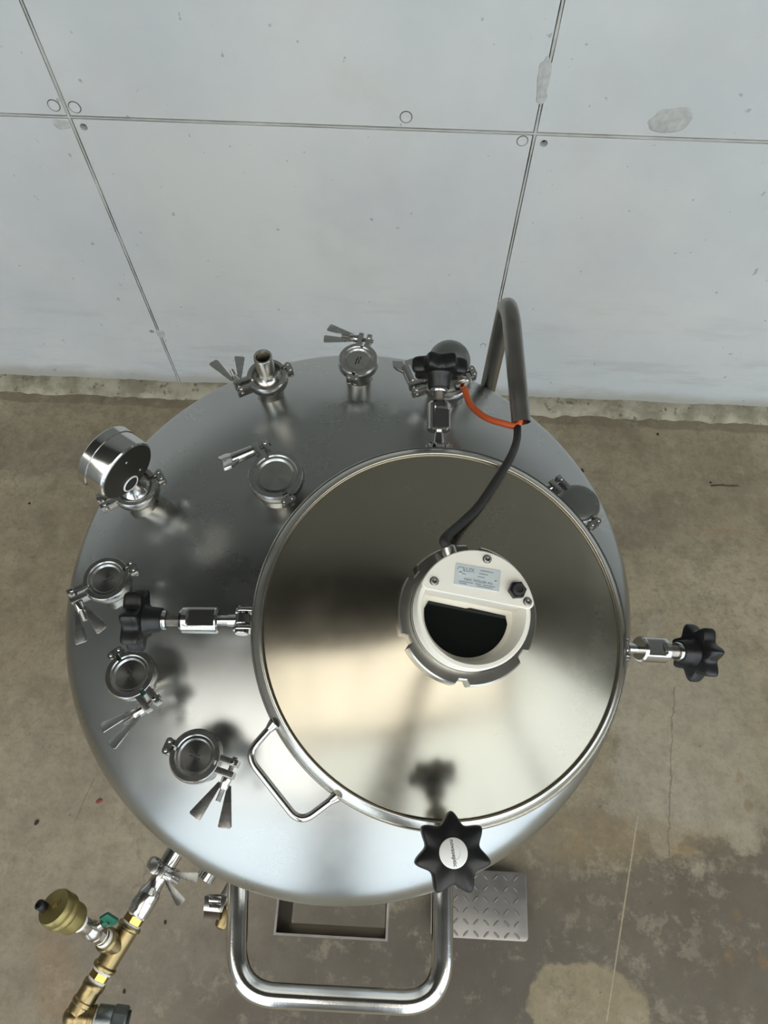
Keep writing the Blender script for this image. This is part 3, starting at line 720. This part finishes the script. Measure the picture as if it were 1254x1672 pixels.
port(437, 617, (395, 633), -1, label='clamp with open upright pipe stub at the back left of the dome', kind='stub', roll=.25, spread=20)
port(585, 591, (597, 552), 1, label='small clamped blind cap nearest the wall, wing nut to its left', marks=4, roll=.15, spread=11, gasket=True)
port(451, 779, (425, 728), 1, size=dict(ro=.0350, ri=.0260), label='larger clamped blind cap with tubular nut, between gauge and manhole lid', nut='tube', lug=.0200, roll=.5)
port(176, 948, (135, 968), 1, label='clamped blind cap at the left edge just behind the left star knob', marks=3, roll=.2, spread=13)
port(215, 1103, (248, 1150), -1, label='clamped blind cap just in front of the left star knob', marks=4, roll=.45, spread=15, gasket=True)
port(321, 1235, (380, 1256), -1, label='clamped blind cap beside the lid handle with spread wing nut', marks=4, roll=0., spread=17)
port(942, 826, (918, 800), 1, off=.034, label='clamped cap half hidden behind the right rim of the lid', kind='disc', roll=.3)

# ------------------------------------------------------------------ pressure gauge on its clamp
gc, gt, gm = port(222, 798, (165, 824), -1, size=dict(ro=.0310, ri=.0225), label='clamp under the pressure gauge at the left of the dome', kind='stubless', roll=1.3)
gauge = thing('pressure_gauge', 'round polished steel pressure gauge turned away from the viewer', 'gauge', Matrix.Translation(gc))
gb = at(208, 770, 1.600) - gc                      # middle of the back plate
gax = V((-.80, .50, .10)).normalized()
gf = frame(gb, gax, (0, 0, 1))
B().lathe([(0, -.0005), (.0380, -.0005), (.0396, .001), (.0402, .003), (.0402, .024), (.0414, .0246), (.0414, .0350), (.0402, .0365), (.0376, .0365), (.0376, .0335), (0, .0335)], Matrix(), 64).obj('case', 'steel', gauge, gf, smooth=30)
B().lathe([(0, .0342), (.0375, .0342), (.0375, .0336), (0, .0336)], Matrix(), 48).obj('dial_glass', 'white_cap', gauge, gf)
B().lathe([(0, -.0012), (.0372, -.0012), (.0380, -.0004), (0, -.0004)], Matrix(), 48).obj('back_plate', 'dark_plate', gauge, gf)
plug = B().lathe([(0, -.0022), (.0090, -.0022), (.0098, -.0012), (.0098, 0), (0, 0)], Matrix(), 32).obj('blowout_plug', 'rubber', gauge, gf @ Matrix.Translation((-.0255, -.004, 0)))
B().lathe([(.0098, -.0014), (.0100, -.0022), (.0112, -.0022), (.0118, -.0012), (.0098, -.0012)], Matrix(), 32).obj('plug_ring', 'white_cap', plug)
for x, y in ((.018, .004), (-.018, .015)): B().sphere((x, y, -.0006), .0022, 12, .6).obj('case_screw', 'steel', gauge, gf)
st = B(); st.lathe([(0, -.006), (.0240, -.006), (.0240, .0035), (.0205, .0065), (.0170, .012), (.0125, .020), (.0115, .030), (0, .030)], Matrix(), 36)
st.obj('connection', 'steel', gauge)
B().tube(smooth_path([(0, 0, .020), (gax.x * .006, gax.y * .006, .034), gb + gax * .016 + V((0, 0, -.044)), gb + gax * .018 + V((0, 0, -.030))], 6), .0085, 16).obj('stem', 'steel', gauge)

# ------------------------------------------------------------------ ball-topped cap behind the back knob, orange hose, conduit pipe and cable
hc, ht, hm = port(729, 621, (682, 634), -1, size=dict(ro=.0360, ri=.0270), label='clamp under the ball-shaped cap behind the back star knob', kind='none', roll=.2, nut='tube')
ball = thing('vent_cap', 'grey matt ball-topped cap rising behind the back star knob', 'cap', Matrix.Translation(hc))
bp = [(0, -.006), (.0285, -.006), (.0285, .002), (.022, .006), (.0195, .012), (.021, .024), (.0265, .036)]
for i in range(1, 13): a = PI / 2 * i / 12; bp.append((.0295 * math.cos(a) if i < 12 else 0, .042 + .0295 * math.sin(a)))
B().lathe(bp, Matrix(), 48).obj('ball_body', 'bell', ball, smooth=60)
F0 = at(754, 626, hc.z + .010) - hc; F1 = at(759, 637, hc.z + .012) - hc; fd = (F1 - F0).normalized()
fit_ = B(); fit_.cyl(V((.010, -.006, .010)), F0 + fd * .001, .0080, n=16); fit_.lathe([(0, 0), (.0110, 0), (.0115, .001), (.0115, .007), (.0095, .0085), (0, .0085)], frame(F0 - fd * .003, fd), 18)
fit_.obj('hose_fitting', 'nickel', ball)
PB = at(795, 640, 1.36); PE = at(851, 690, 1.540); PT = V((PB.x, PB.y, 1.575))
pd = (PE - PT).normalized()
top = 0.024
path = [V((PB.x, PB.y, 1.20)), V((PB.x, PB.y, 1.570)), V((PB.x + .003, PB.y - .036, 1.583)), PE]
pp = fillet(path, .036, 12)
B().tube(pp, .0128, 24, inner=.0113).obj('conduit_pipe', 'pipe', tank, Matrix.Translation((-TX, -TY, 0)))
for z in (1.22, 1.31):
    mid = V((PB.x, PB.y, z)); inn = V((TX, TY, z)); d = (mid - inn).normalized(); q = inn + d * (RT - .005)
    B().tube([q, mid], .008, 10).obj('pipe_bracket', 'pipe', tank, Matrix.Translation((-TX, -TY, 0)))
HO = hc + F0
hpth = [hc + F1 - fd * .004, hc + F1 + fd * .004, at(768, 660, 1.520), at(790, 680, 1.526), at(820, 691, 1.533), at(846, 693, 1.537), PE - pd * .03 + V((.002, 0, -.003))]
tag(B().tube(smooth_path(hpth, 8), .0046, 14).obj('orange_hose', 'orange'), 'thin orange rubber hose curving into the open end of the bent pipe', 'hose')
def lid_top(u, v, off):
    d = ray(u, v); inv = LM.inverted(); t = .4
    while t < 1.4:
        q = inv @ (CAM + d * t); r = math.hypot(q.x, q.y)
        h = .004 + (CONE_H - .004) * max(0, min(1, (CONE_R0 - r) / (CONE_R0 - CONE_R1))) + .004
        if q.z <= h + off: return CAM + d * t
        t += .001
    return CAM + d * t
cpth = [PE - pd * .03 + V((-.003, 0, -.004)), PE + pd * .004 + V((-.005, -.002, -.003)), at(843, 722, 1.560), at(832, 750, 1.597), lid_top(812, 782, .008), lid_top(782, 826, .006), lid_top(755, 853, .010), GLAND + (LM.to_3x3() @ (gd_ * .008)), GLAND - (LM.to_3x3() @ (gd_ * .001))]
tag(B().tube(smooth_path(cpth, 8), .0050, 14).obj('power_cable', 'rubber'), 'black cable running from the bent pipe across the lid to the lamp', 'cable')

# ------------------------------------------------------------------ big tubular handle on the front of the shell
ZH = 1.06
hpts = [at(388, 1440, ZH), at(384, 1622, ZH), at(722, 1640, ZH), at(720, 1440, ZH)]
s0 = V((TX - .13, TY - .365, ZH)); s1 = V((TX + .15, TY - .36, ZH))
hpts = [s0 + V((-.035, .0, 0)), hpts[1], hpts[2], s1 + V((.012, 0, 0))]
B().tube(fillet([T(p) for p in hpts], .062, 14), .0168, 24).obj('push_handle', 'steel', tank)

# ------------------------------------------------------------------ side outlet with clamp, reducer and brass fittings
ZV = 1.05
VA = V((*at(268, 1420, ZV).xy, ZV)); VB = V((*at(134, 1640, ZV).xy, ZV)); vd = (VB - VA).normalized()
VL = (VB - VA).length
vm = frame(VA, vd, (0, 0, 1))
stub = B(); stub.lathe([(0, -.16), (.0140, -.16), (.0140, -.008), (.0175, -.006), (.0240, -.004), (.0240, -.0006), (0, -.0006)], Matrix(), 32)
stub.obj('side_outlet', 'steel', tank, Matrix.Translation((-TX, -TY, 0)) @ vm)
clamp('clamp joining the reducer to the side outlet at lower left', VA, V((.12, .05, 1)), -1, group=None, zdir=vd, kind='none', roll=1.3, spread=20, ro=.0295, ri=.0212)
drain = thing('drain_fittings', 'brass pipe tee and elbow screwed to a steel reducer at lower left', 'pipe fitting', vm @ Matrix.Scale(VL / .245, 4))
S = VL / .245
rd = B(); rd.lathe([(0, .0008), (.0240, .0008), (.0240, .004), (.0175, .006), (.0150, .010), (.0150, .030), (.0165, .036), (.0200, .044), (.0205, .047), (.0205, .083), (.0195, .0845), (.015, .0845), (0, .0845)], Matrix(), 36); ro_ = rd.obj('reducer', 'steel', drain, smooth=35)
rm = Matrix.Translation((.0148, .0148, .064)) @ frame((0, 0, 0), (1, 1, 0), (0, 0, 1))
lettering('DN32', .0075, ro_, Matrix.Translation((0, 0, 0)) @ frame((.0145, .0146, .066), (1, 1, 0), (0, 0, 1)) @ Matrix.Translation((0, .004, 0)), 'print', depth=.0006)
lettering('316L', .0075, ro_, frame((.0145, .0146, .066), (1, 1, 0), (0, 0, 1)) @ Matrix.Translation((0, -.004, .0006)), 'print', depth=.0006)
def hex_nut(z0, z1, r, mat, name='hex_nipple'):
    hb_ = B(); hb_.prism([(r * math.cos(PI / 3 * i), r * math.sin(PI / 3 * i)) for i in range(6)], z0, z1, Matrix(), bev=.0014); return hb_.obj(name, mat, drain)
B().lathe([(0, .083), (.0168, .083), (.0172, .088), (0, .088)], Matrix(), 28).obj('seal_tape', 'tape', drain)
hex_nut(.086, .101, .0190, 'brass_bright')
B().lathe([(0, .100), (.0172, .100), (.0178, .106), (0, .106)], Matrix(), 28).obj('seal_tape', 'tape', drain)
t0, t1 = .104, .184
tee = B(); tee.lathe([(0, t0), (.0215, t0), (.0225, t0 + .002), (.0225, t0 + .006), (.0195, t0 + .009), (.0192, t1 - .009), (.0225, t1 - .006), (.0225, t1 - .002), (.0215, t1), (0, t1)], Matrix(), 36)
VT = at(86, 1479, 1.178)
bo = VA + vd * .144 * S; bdw = (VT - bo); BL = bdw.length; bdw.normalize()
bd = vm.to_3x3().inverted() @ bdw
bmat = frame((0, 0, .144), bd)
tee.lathe([(0, 0), (.0185, 0), (.0188, .026), (.0215, .029), (.0215, .034), (.0205, .036), (0, .036)], bmat, 32); tee.obj('brass_tee', 'brass', drain, smooth=35)
B().lathe([(0, .034), (.0150, .034), (.0160, .040), (.0130, .046), (.0150, .050), (.0135, .055), (0, .055)], bmat, 28).obj('seal_tape', 'tape', drain)
B().lathe([(0, .040), (.0142, .040), (.0142, .050), (0, .050)], bmat, 24).obj('threaded_nipple', 'brass', drain)
# small ball valve with a green T lever
ball_v = B(); ball_v.prism([(.0165 * math.cos(PI / 4 * i), .0165 * math.sin(PI / 4 * i)) for i in range(8)], .052, .064, bmat, bev=.001)
ball_v.lathe([(0, .062), (.0130, .062), (.0165, .070), (.0165, .080), (.0130, .088), (.0130, .092), (0, .092)], bmat, 28)
vdir = V((1, .1, 0)); sd_w = (at(178, 1462, 1.15) - at(150, 1494, 1.13)); sd_l = (vm.to_3x3().inverted() @ sd_w); sd_l = (sd_l - bd * sd_l.dot(bd)).normalized()
vc = V((0, 0, .144)) + bd * .075
ball_v.cyl(vc, vc + sd_l * .022, .0095, .0085, n=18); bvo = ball_v.obj('ball_valve', 'nickel', drain, smooth=35)
lv = B(); lmx = frame(vc + sd_l * .020, sd_l, bd)
lv.lathe([(0, 0), (.0070, 0), (.0070, .012), (0, .012)], lmx, 16); lv.prism([(-.015, -.0035), (.015, -.0035), (.020, -.001), (.020, .0035), (-.015, .0035)], .008, .024, lmx)
lv.obj('lever', 'green', bvo, smooth=30, bevel=.0012)
# gold automatic air vent
av = B(); av.lathe([(0, .086), (.0125, .086), (.0140, .092), (.0140, BL / S - .074), (0, BL / S - .074)], bmat, 24); av.obj('valve_socket', 'nickel', drain)
B().lathe([(0, BL / S - .075), (.0150, BL / S - .075), (.0155, BL / S - .067), (0, BL / S - .067)], bmat, 24).obj('seal_tape', 'tape', drain)
av = B(); Z0 = BL / S - .070
av.lathe([(0, Z0), (.0150, Z0), (.0190, Z0 + .006), (.0255, Z0 + .012), (.0265, Z0 + .016), (.0265, Z0 + .036), (.0300, Z0 + .040), (.0310, Z0 + .042), (.0310, Z0 + .048), (.0298, Z0 + .050), (.0298, Z0 + .053), (.0305, Z0 + .055), (.0305, Z0 + .064), (.0285, Z0 + .068), (.020, Z0 + .070), (0, Z0 + .070)], bmat, 48)
avo = av.obj('air_vent', 'brass_dull', drain, smooth=35)
topm = bmat @ Matrix.Translation((0, 0, Z0 + .070))
cl = topm.to_3x3().inverted() @ (vm.to_3x3().inverted() @ V((-1, -.05, 0))); ca_ = math.atan2(cl.y, cl.x)
tm = topm @ Matrix.Rotation(ca_, 4, 'Z')
B().lathe([(0, -.001), (.0082, -.001), (.0086, .001), (.0086, .013), (.0078, .0145), (.0050, .0145), (.0045, .0120), (0, .012)], Matrix(), 20).obj('vent_screw_cap', 'black', avo, tm @ Matrix.Translation((.0175, 0, 0)))
lettering('W', .016, avo, tm @ Matrix.Translation((-.006, -.001, .0002)) @ Matrix.Rotation(PI, 4, 'Z'), 'brass_bright', name='cast_mark', depth=.0006)
# lower nipple, elbow and grey union
B().lathe([(0, .182), (.0172, .182), (.0178, .189), (0, .189)], Matrix(), 28).obj('seal_tape', 'tape', drain)
hex_nut(.187, .202, .0182, 'brass_bright')
B().lathe([(0, .201), (.0165, .201), (.0170, .208), (0, .208)], Matrix(), 28).obj('seal_tape', 'tape', drain)
ew = VA + vd * .264 * S
od_w = at(236, 1672, ZV - .02) - ew; OL = od_w.length; od = vm.to_3x3().inverted() @ od_w.normalized()
eb = B(); eb.lathe([(0, .206), (.0195, .206), (.0205, .208), (.0205, .216), (.0188, .219), (.0188, .236), (.0205, .238), (.0205, .244), (.0190, .246), (.0190, .256), (0, .256)], Matrix(), 32)
E0 = V((0, 0, .234)); ec = V((0, 0, .264))
eb.tube(fillet([V((0, 0, .240)), ec, ec + od * .030], .018, 10), .0190, 28); eb.sphere(ec + V((0, 0, .002)), .0200, 24)
om = frame(ec, od)
eb.lathe([(0, .018), (.0195, .018), (.0200, .020), (.0200, .024), (.0185, .025), (.0185, .028), (.0205, .029), (.0205, .033), (.0190, .034), (0, .034)], om, 32)
eb.obj('brass_elbow', 'brass', drain, smooth=35)
B().lathe([(0, .033), (.0175, .033), (.0182, .039), (0, .039)], om, 28).obj('seal_tape', 'tape', drain)
ub = B(); ub.lathe([(0, .037), (.0215, .037), (.0225, .039), (.0225, .062), (.0215, .064), (.0215, .066), (0, .066)], om, 32)
ub.prism([(.0265 * math.cos(PI / 4 * i + .2), .0265 * math.sin(PI / 4 * i + .2)) for i in range(8)], .064, .090, om, bev=.003); ub.obj('pipe_union', 'galv', drain, smooth=35)
B().cyl(ec + od * .088, ec + od * .094, .018, n=24).obj('union_seal', 'rubber', drain)

# ------------------------------------------------------------------ small drain cock with steel bracket between outlet and handle
ZB = .98
bk = thing('drain_cock', 'small brass drain cock on a slotted steel bracket beside the tubular handle', 'valve', Matrix.Translation(at(357, 1480, ZB)))
o_ = at(357, 1480, ZB); rel = lambda u, v, z=ZB: at(u, v, z) - o_
pl = B(); c = [rel(u, v) for u, v in ((334, 1460), (372, 1460), (362, 1490), (332, 1487))]
for q in c: q.z = 0
br = B(); br.prism([(q.x, q.y) for q in c[::-1]], -.004, 0); br.obj('bracket_plate', 'steel', bk, bevel=.0008)
for u, v, l in ((352, 1468, .018), (352, 1480, .018)):
    q = rel(u, v); x = B(); x.box((q.x - .010, q.y - .0045, -.001), (q.x + .010, q.y + .0045, .006)); x.obj('bracket_rib', 'steel', bk, bevel=.0015)
q = rel(345, 1495); x = B(); x.box((q.x - .014, q.y - .006, -.022), (q.x + .014, q.y + .006, -.004)); x.obj('bracket_foot', 'box', bk, bevel=.001)
q0, q1 = rel(378, 1470, ZB - .02), rel(361, 1512, ZB - .02)
nz_ = B(); dq = (q1 - q0); nz_.lathe([(0, 0), (.0060, 0), (.0065, .010), (.0120, .014), (.0130, .026), (.0120, .030), (.0120, .036), (.0105, .042), (.0060, .045), (0, .046)], frame(q0, dq), 24); nz_.obj('brass_nozzle', 'brass', bk, smooth=35)
ad = (T(o_)).to_2d(); arm_dir = V((TX - o_.x, TY - o_.y, 0)); arm = B(); arm.tube([V((.005, .012, -.008)), V((.005, .012, -.008)) + arm_dir * (1 - (RT - .01) / arm_dir.length)], .008, 14); arm.obj('bracket_arm', 'pipe', bk)
sp0 = at(338, 1428, 1.0); sdir = V((TX - sp0.x, TY - sp0.y, 0)).normalized()
B().tube([T(sp0) - sdir * .008, T(sp0) + sdir * .12], .015, 24).obj('side_nozzle', 'steel', tank)

# ------------------------------------------------------------------ steel box frame and tread plate on the floor
fz0, fz1 = .66, .90
f00 = at(446, 1531, fz1); f11 = at(633, 1533, fz1); fx0, fx1, fy0, fy1, tk = f00.x, f11.x, (f00.y + f11.y) / 2, -.03, .004
bf = link('support_bracket', B().box((fx0 + .02 - TX, fy0 - .004 - TY, fz0 + .02), (fx1 - .02 - TX, fy0 - TY, fz0 + .032)).mesh('support_bracket', 'box_edge', bevel=.001), tank)
bf['label'] = 'open rectangular bracket of brown weathered steel plate'
for lo, hi in (((fx0, fy0, fz0), (fx1, fy0 + tk, fz1)), ((fx0, fy0 + tk, fz0), (fx0 + tk, fy1, fz1)), ((fx1 - tk, fy0 + tk, fz0), (fx1, fy1, fz1))):
    B().box(T(lo), T(hi)).obj('side_plate', 'box', bf, bevel=.0006)
    B().box(T((lo[0], lo[1], fz1)), T((hi[0], hi[1], fz1 + .0012))).obj('cut_edge', 'box_edge', bf)
p00, p11 = at(703, 1529, .05), at(859, 1425, .05)
pw, ph_ = p11.x - p00.x, p11.y - p00.y
tp = thing('tread_plate', 'flat checkered metal tread plate beside the front star knob near the floor', 'plate', Matrix.Translation((p00.x, p00.y, 0)))
B().prism(rrect(0, 0, pw, ph_, .012), .042, .048).obj('plate_sheet', 'plate', tp, bevel=.0012)
for x in (.03, pw - .03):
    for y in (.03, ph_ - .03): B().cyl((x, y, 0), (x, y, .043), .012, n=14).obj('foot', 'rubber', tp)
tb = B(); L = .0112
tb.ring_faces([[(L * .98 * a, .0034 * b_, 0) for a, b_ in ((-1, 0), (-.5, -.9), (.5, -.9), (1, 0), (.5, .9), (-.5, .9))], [(L * .8 * a, .0016 * b_, .0022) for a, b_ in ((-1, 0), (-.5, -.9), (.5, -.9), (1, 0), (.5, .9), (-.5, .9))]], True, False, True)
TB = tb.mesh('tread_bar', 'plate', 30)
pt = .0285
i = 0
for ix in range(int(pw / pt) + 1):
    for iy in range(int(ph_ / pt) + 1):
        x, y = .012 + ix * pt, .012 + iy * pt
        if x > pw - .012 or y > ph_ - .010: continue
        link('tread_bar', TB, tp, Matrix.Translation((x, y, .048)) @ Matrix.Rotation(PI / 4 * (1 if (ix + iy) % 2 else -1), 4, 'Z'))

# ------------------------------------------------------------------ litter on the floor
def chip(name, label, u, v, size, mat, rot=0., seed=0.):
    p = at(u, v, 0); b = B(); n = 9
    rows = [[(f * size[0] * math.cos(2 * PI * i / n) * (1 + .35 * noise.noise(V((i * 1.7, seed, 0)))), f * size[1] * math.sin(2 * PI * i / n) * (1 + .35 * noise.noise(V((i * 2.3, seed, 4)))), h) for i in range(n)] for f, h in ((1, 0), (.9, size[2] * .7), (.4, size[2]))]
    b.ring_faces(rows, True, True, True)
    o = b.obj(name, mat); o.matrix_world = Matrix.Translation(p) @ Matrix.Rotation(rot, 4, 'Z'); tag(o, label, 'debris')
p = at(1161, 793, .0015); q = at(1206, 793, .0015)
tw = B(); tw.tube(smooth_path([p, p.lerp(q, .35) + V((0, .002, 0)), p.lerp(q, .7) - V((0, .001, 0)), q], 5), lambda t: .0022 - .0008 * t, 8); tw.tube([p.lerp(q, .4), p.lerp(q, .46) + V((0, .008, .001))], .001, 6)
tag(tw.obj('twig', 'debris'), 'short dark twig lying on the floor at the right by the wall', 'twig')
chip('paint_scrap', 'small red scrap on the floor left of the vessel', 162, 1308, (.011, .006, .004), 'red', .5, 1)
chip('dirt_chip', 'small black chip on the floor above the gold air vent', 60, 1343, (.006, .009, .005), 'debris', -.4, 2)
chip('dirt_chip', 'dark sliver on the floor by the right shoulder of the vessel', 951, 768, (.004, .010, .003), 'debris', .5, 3)
chip('dirt_chip', 'dark crumb on the floor beside the wall twig', 1160, 788, (.004, .004, .004), 'debris', 0, 4)
chip('dirt_chip', 'dark crumb on the floor just left of the pressure gauge', 48, 822, (.005, .004, .003), 'debris', 0, 5)
chip('dirt_chip', 'dark crumb near the wall foot right of the bent pipe', 1074, 709, (.005, .006, .004), 'debris', 0, 6)
chip('dirt_chip', 'dark crumb on the floor beneath the brass tee', 203, 1619, (.004, .006, .004), 'debris', .3, 7)
chip('dirt_chip', 'dark crumb on the floor behind the green valve lever', 270, 1506, (.004, .006, .004), 'debris', .3, 8)
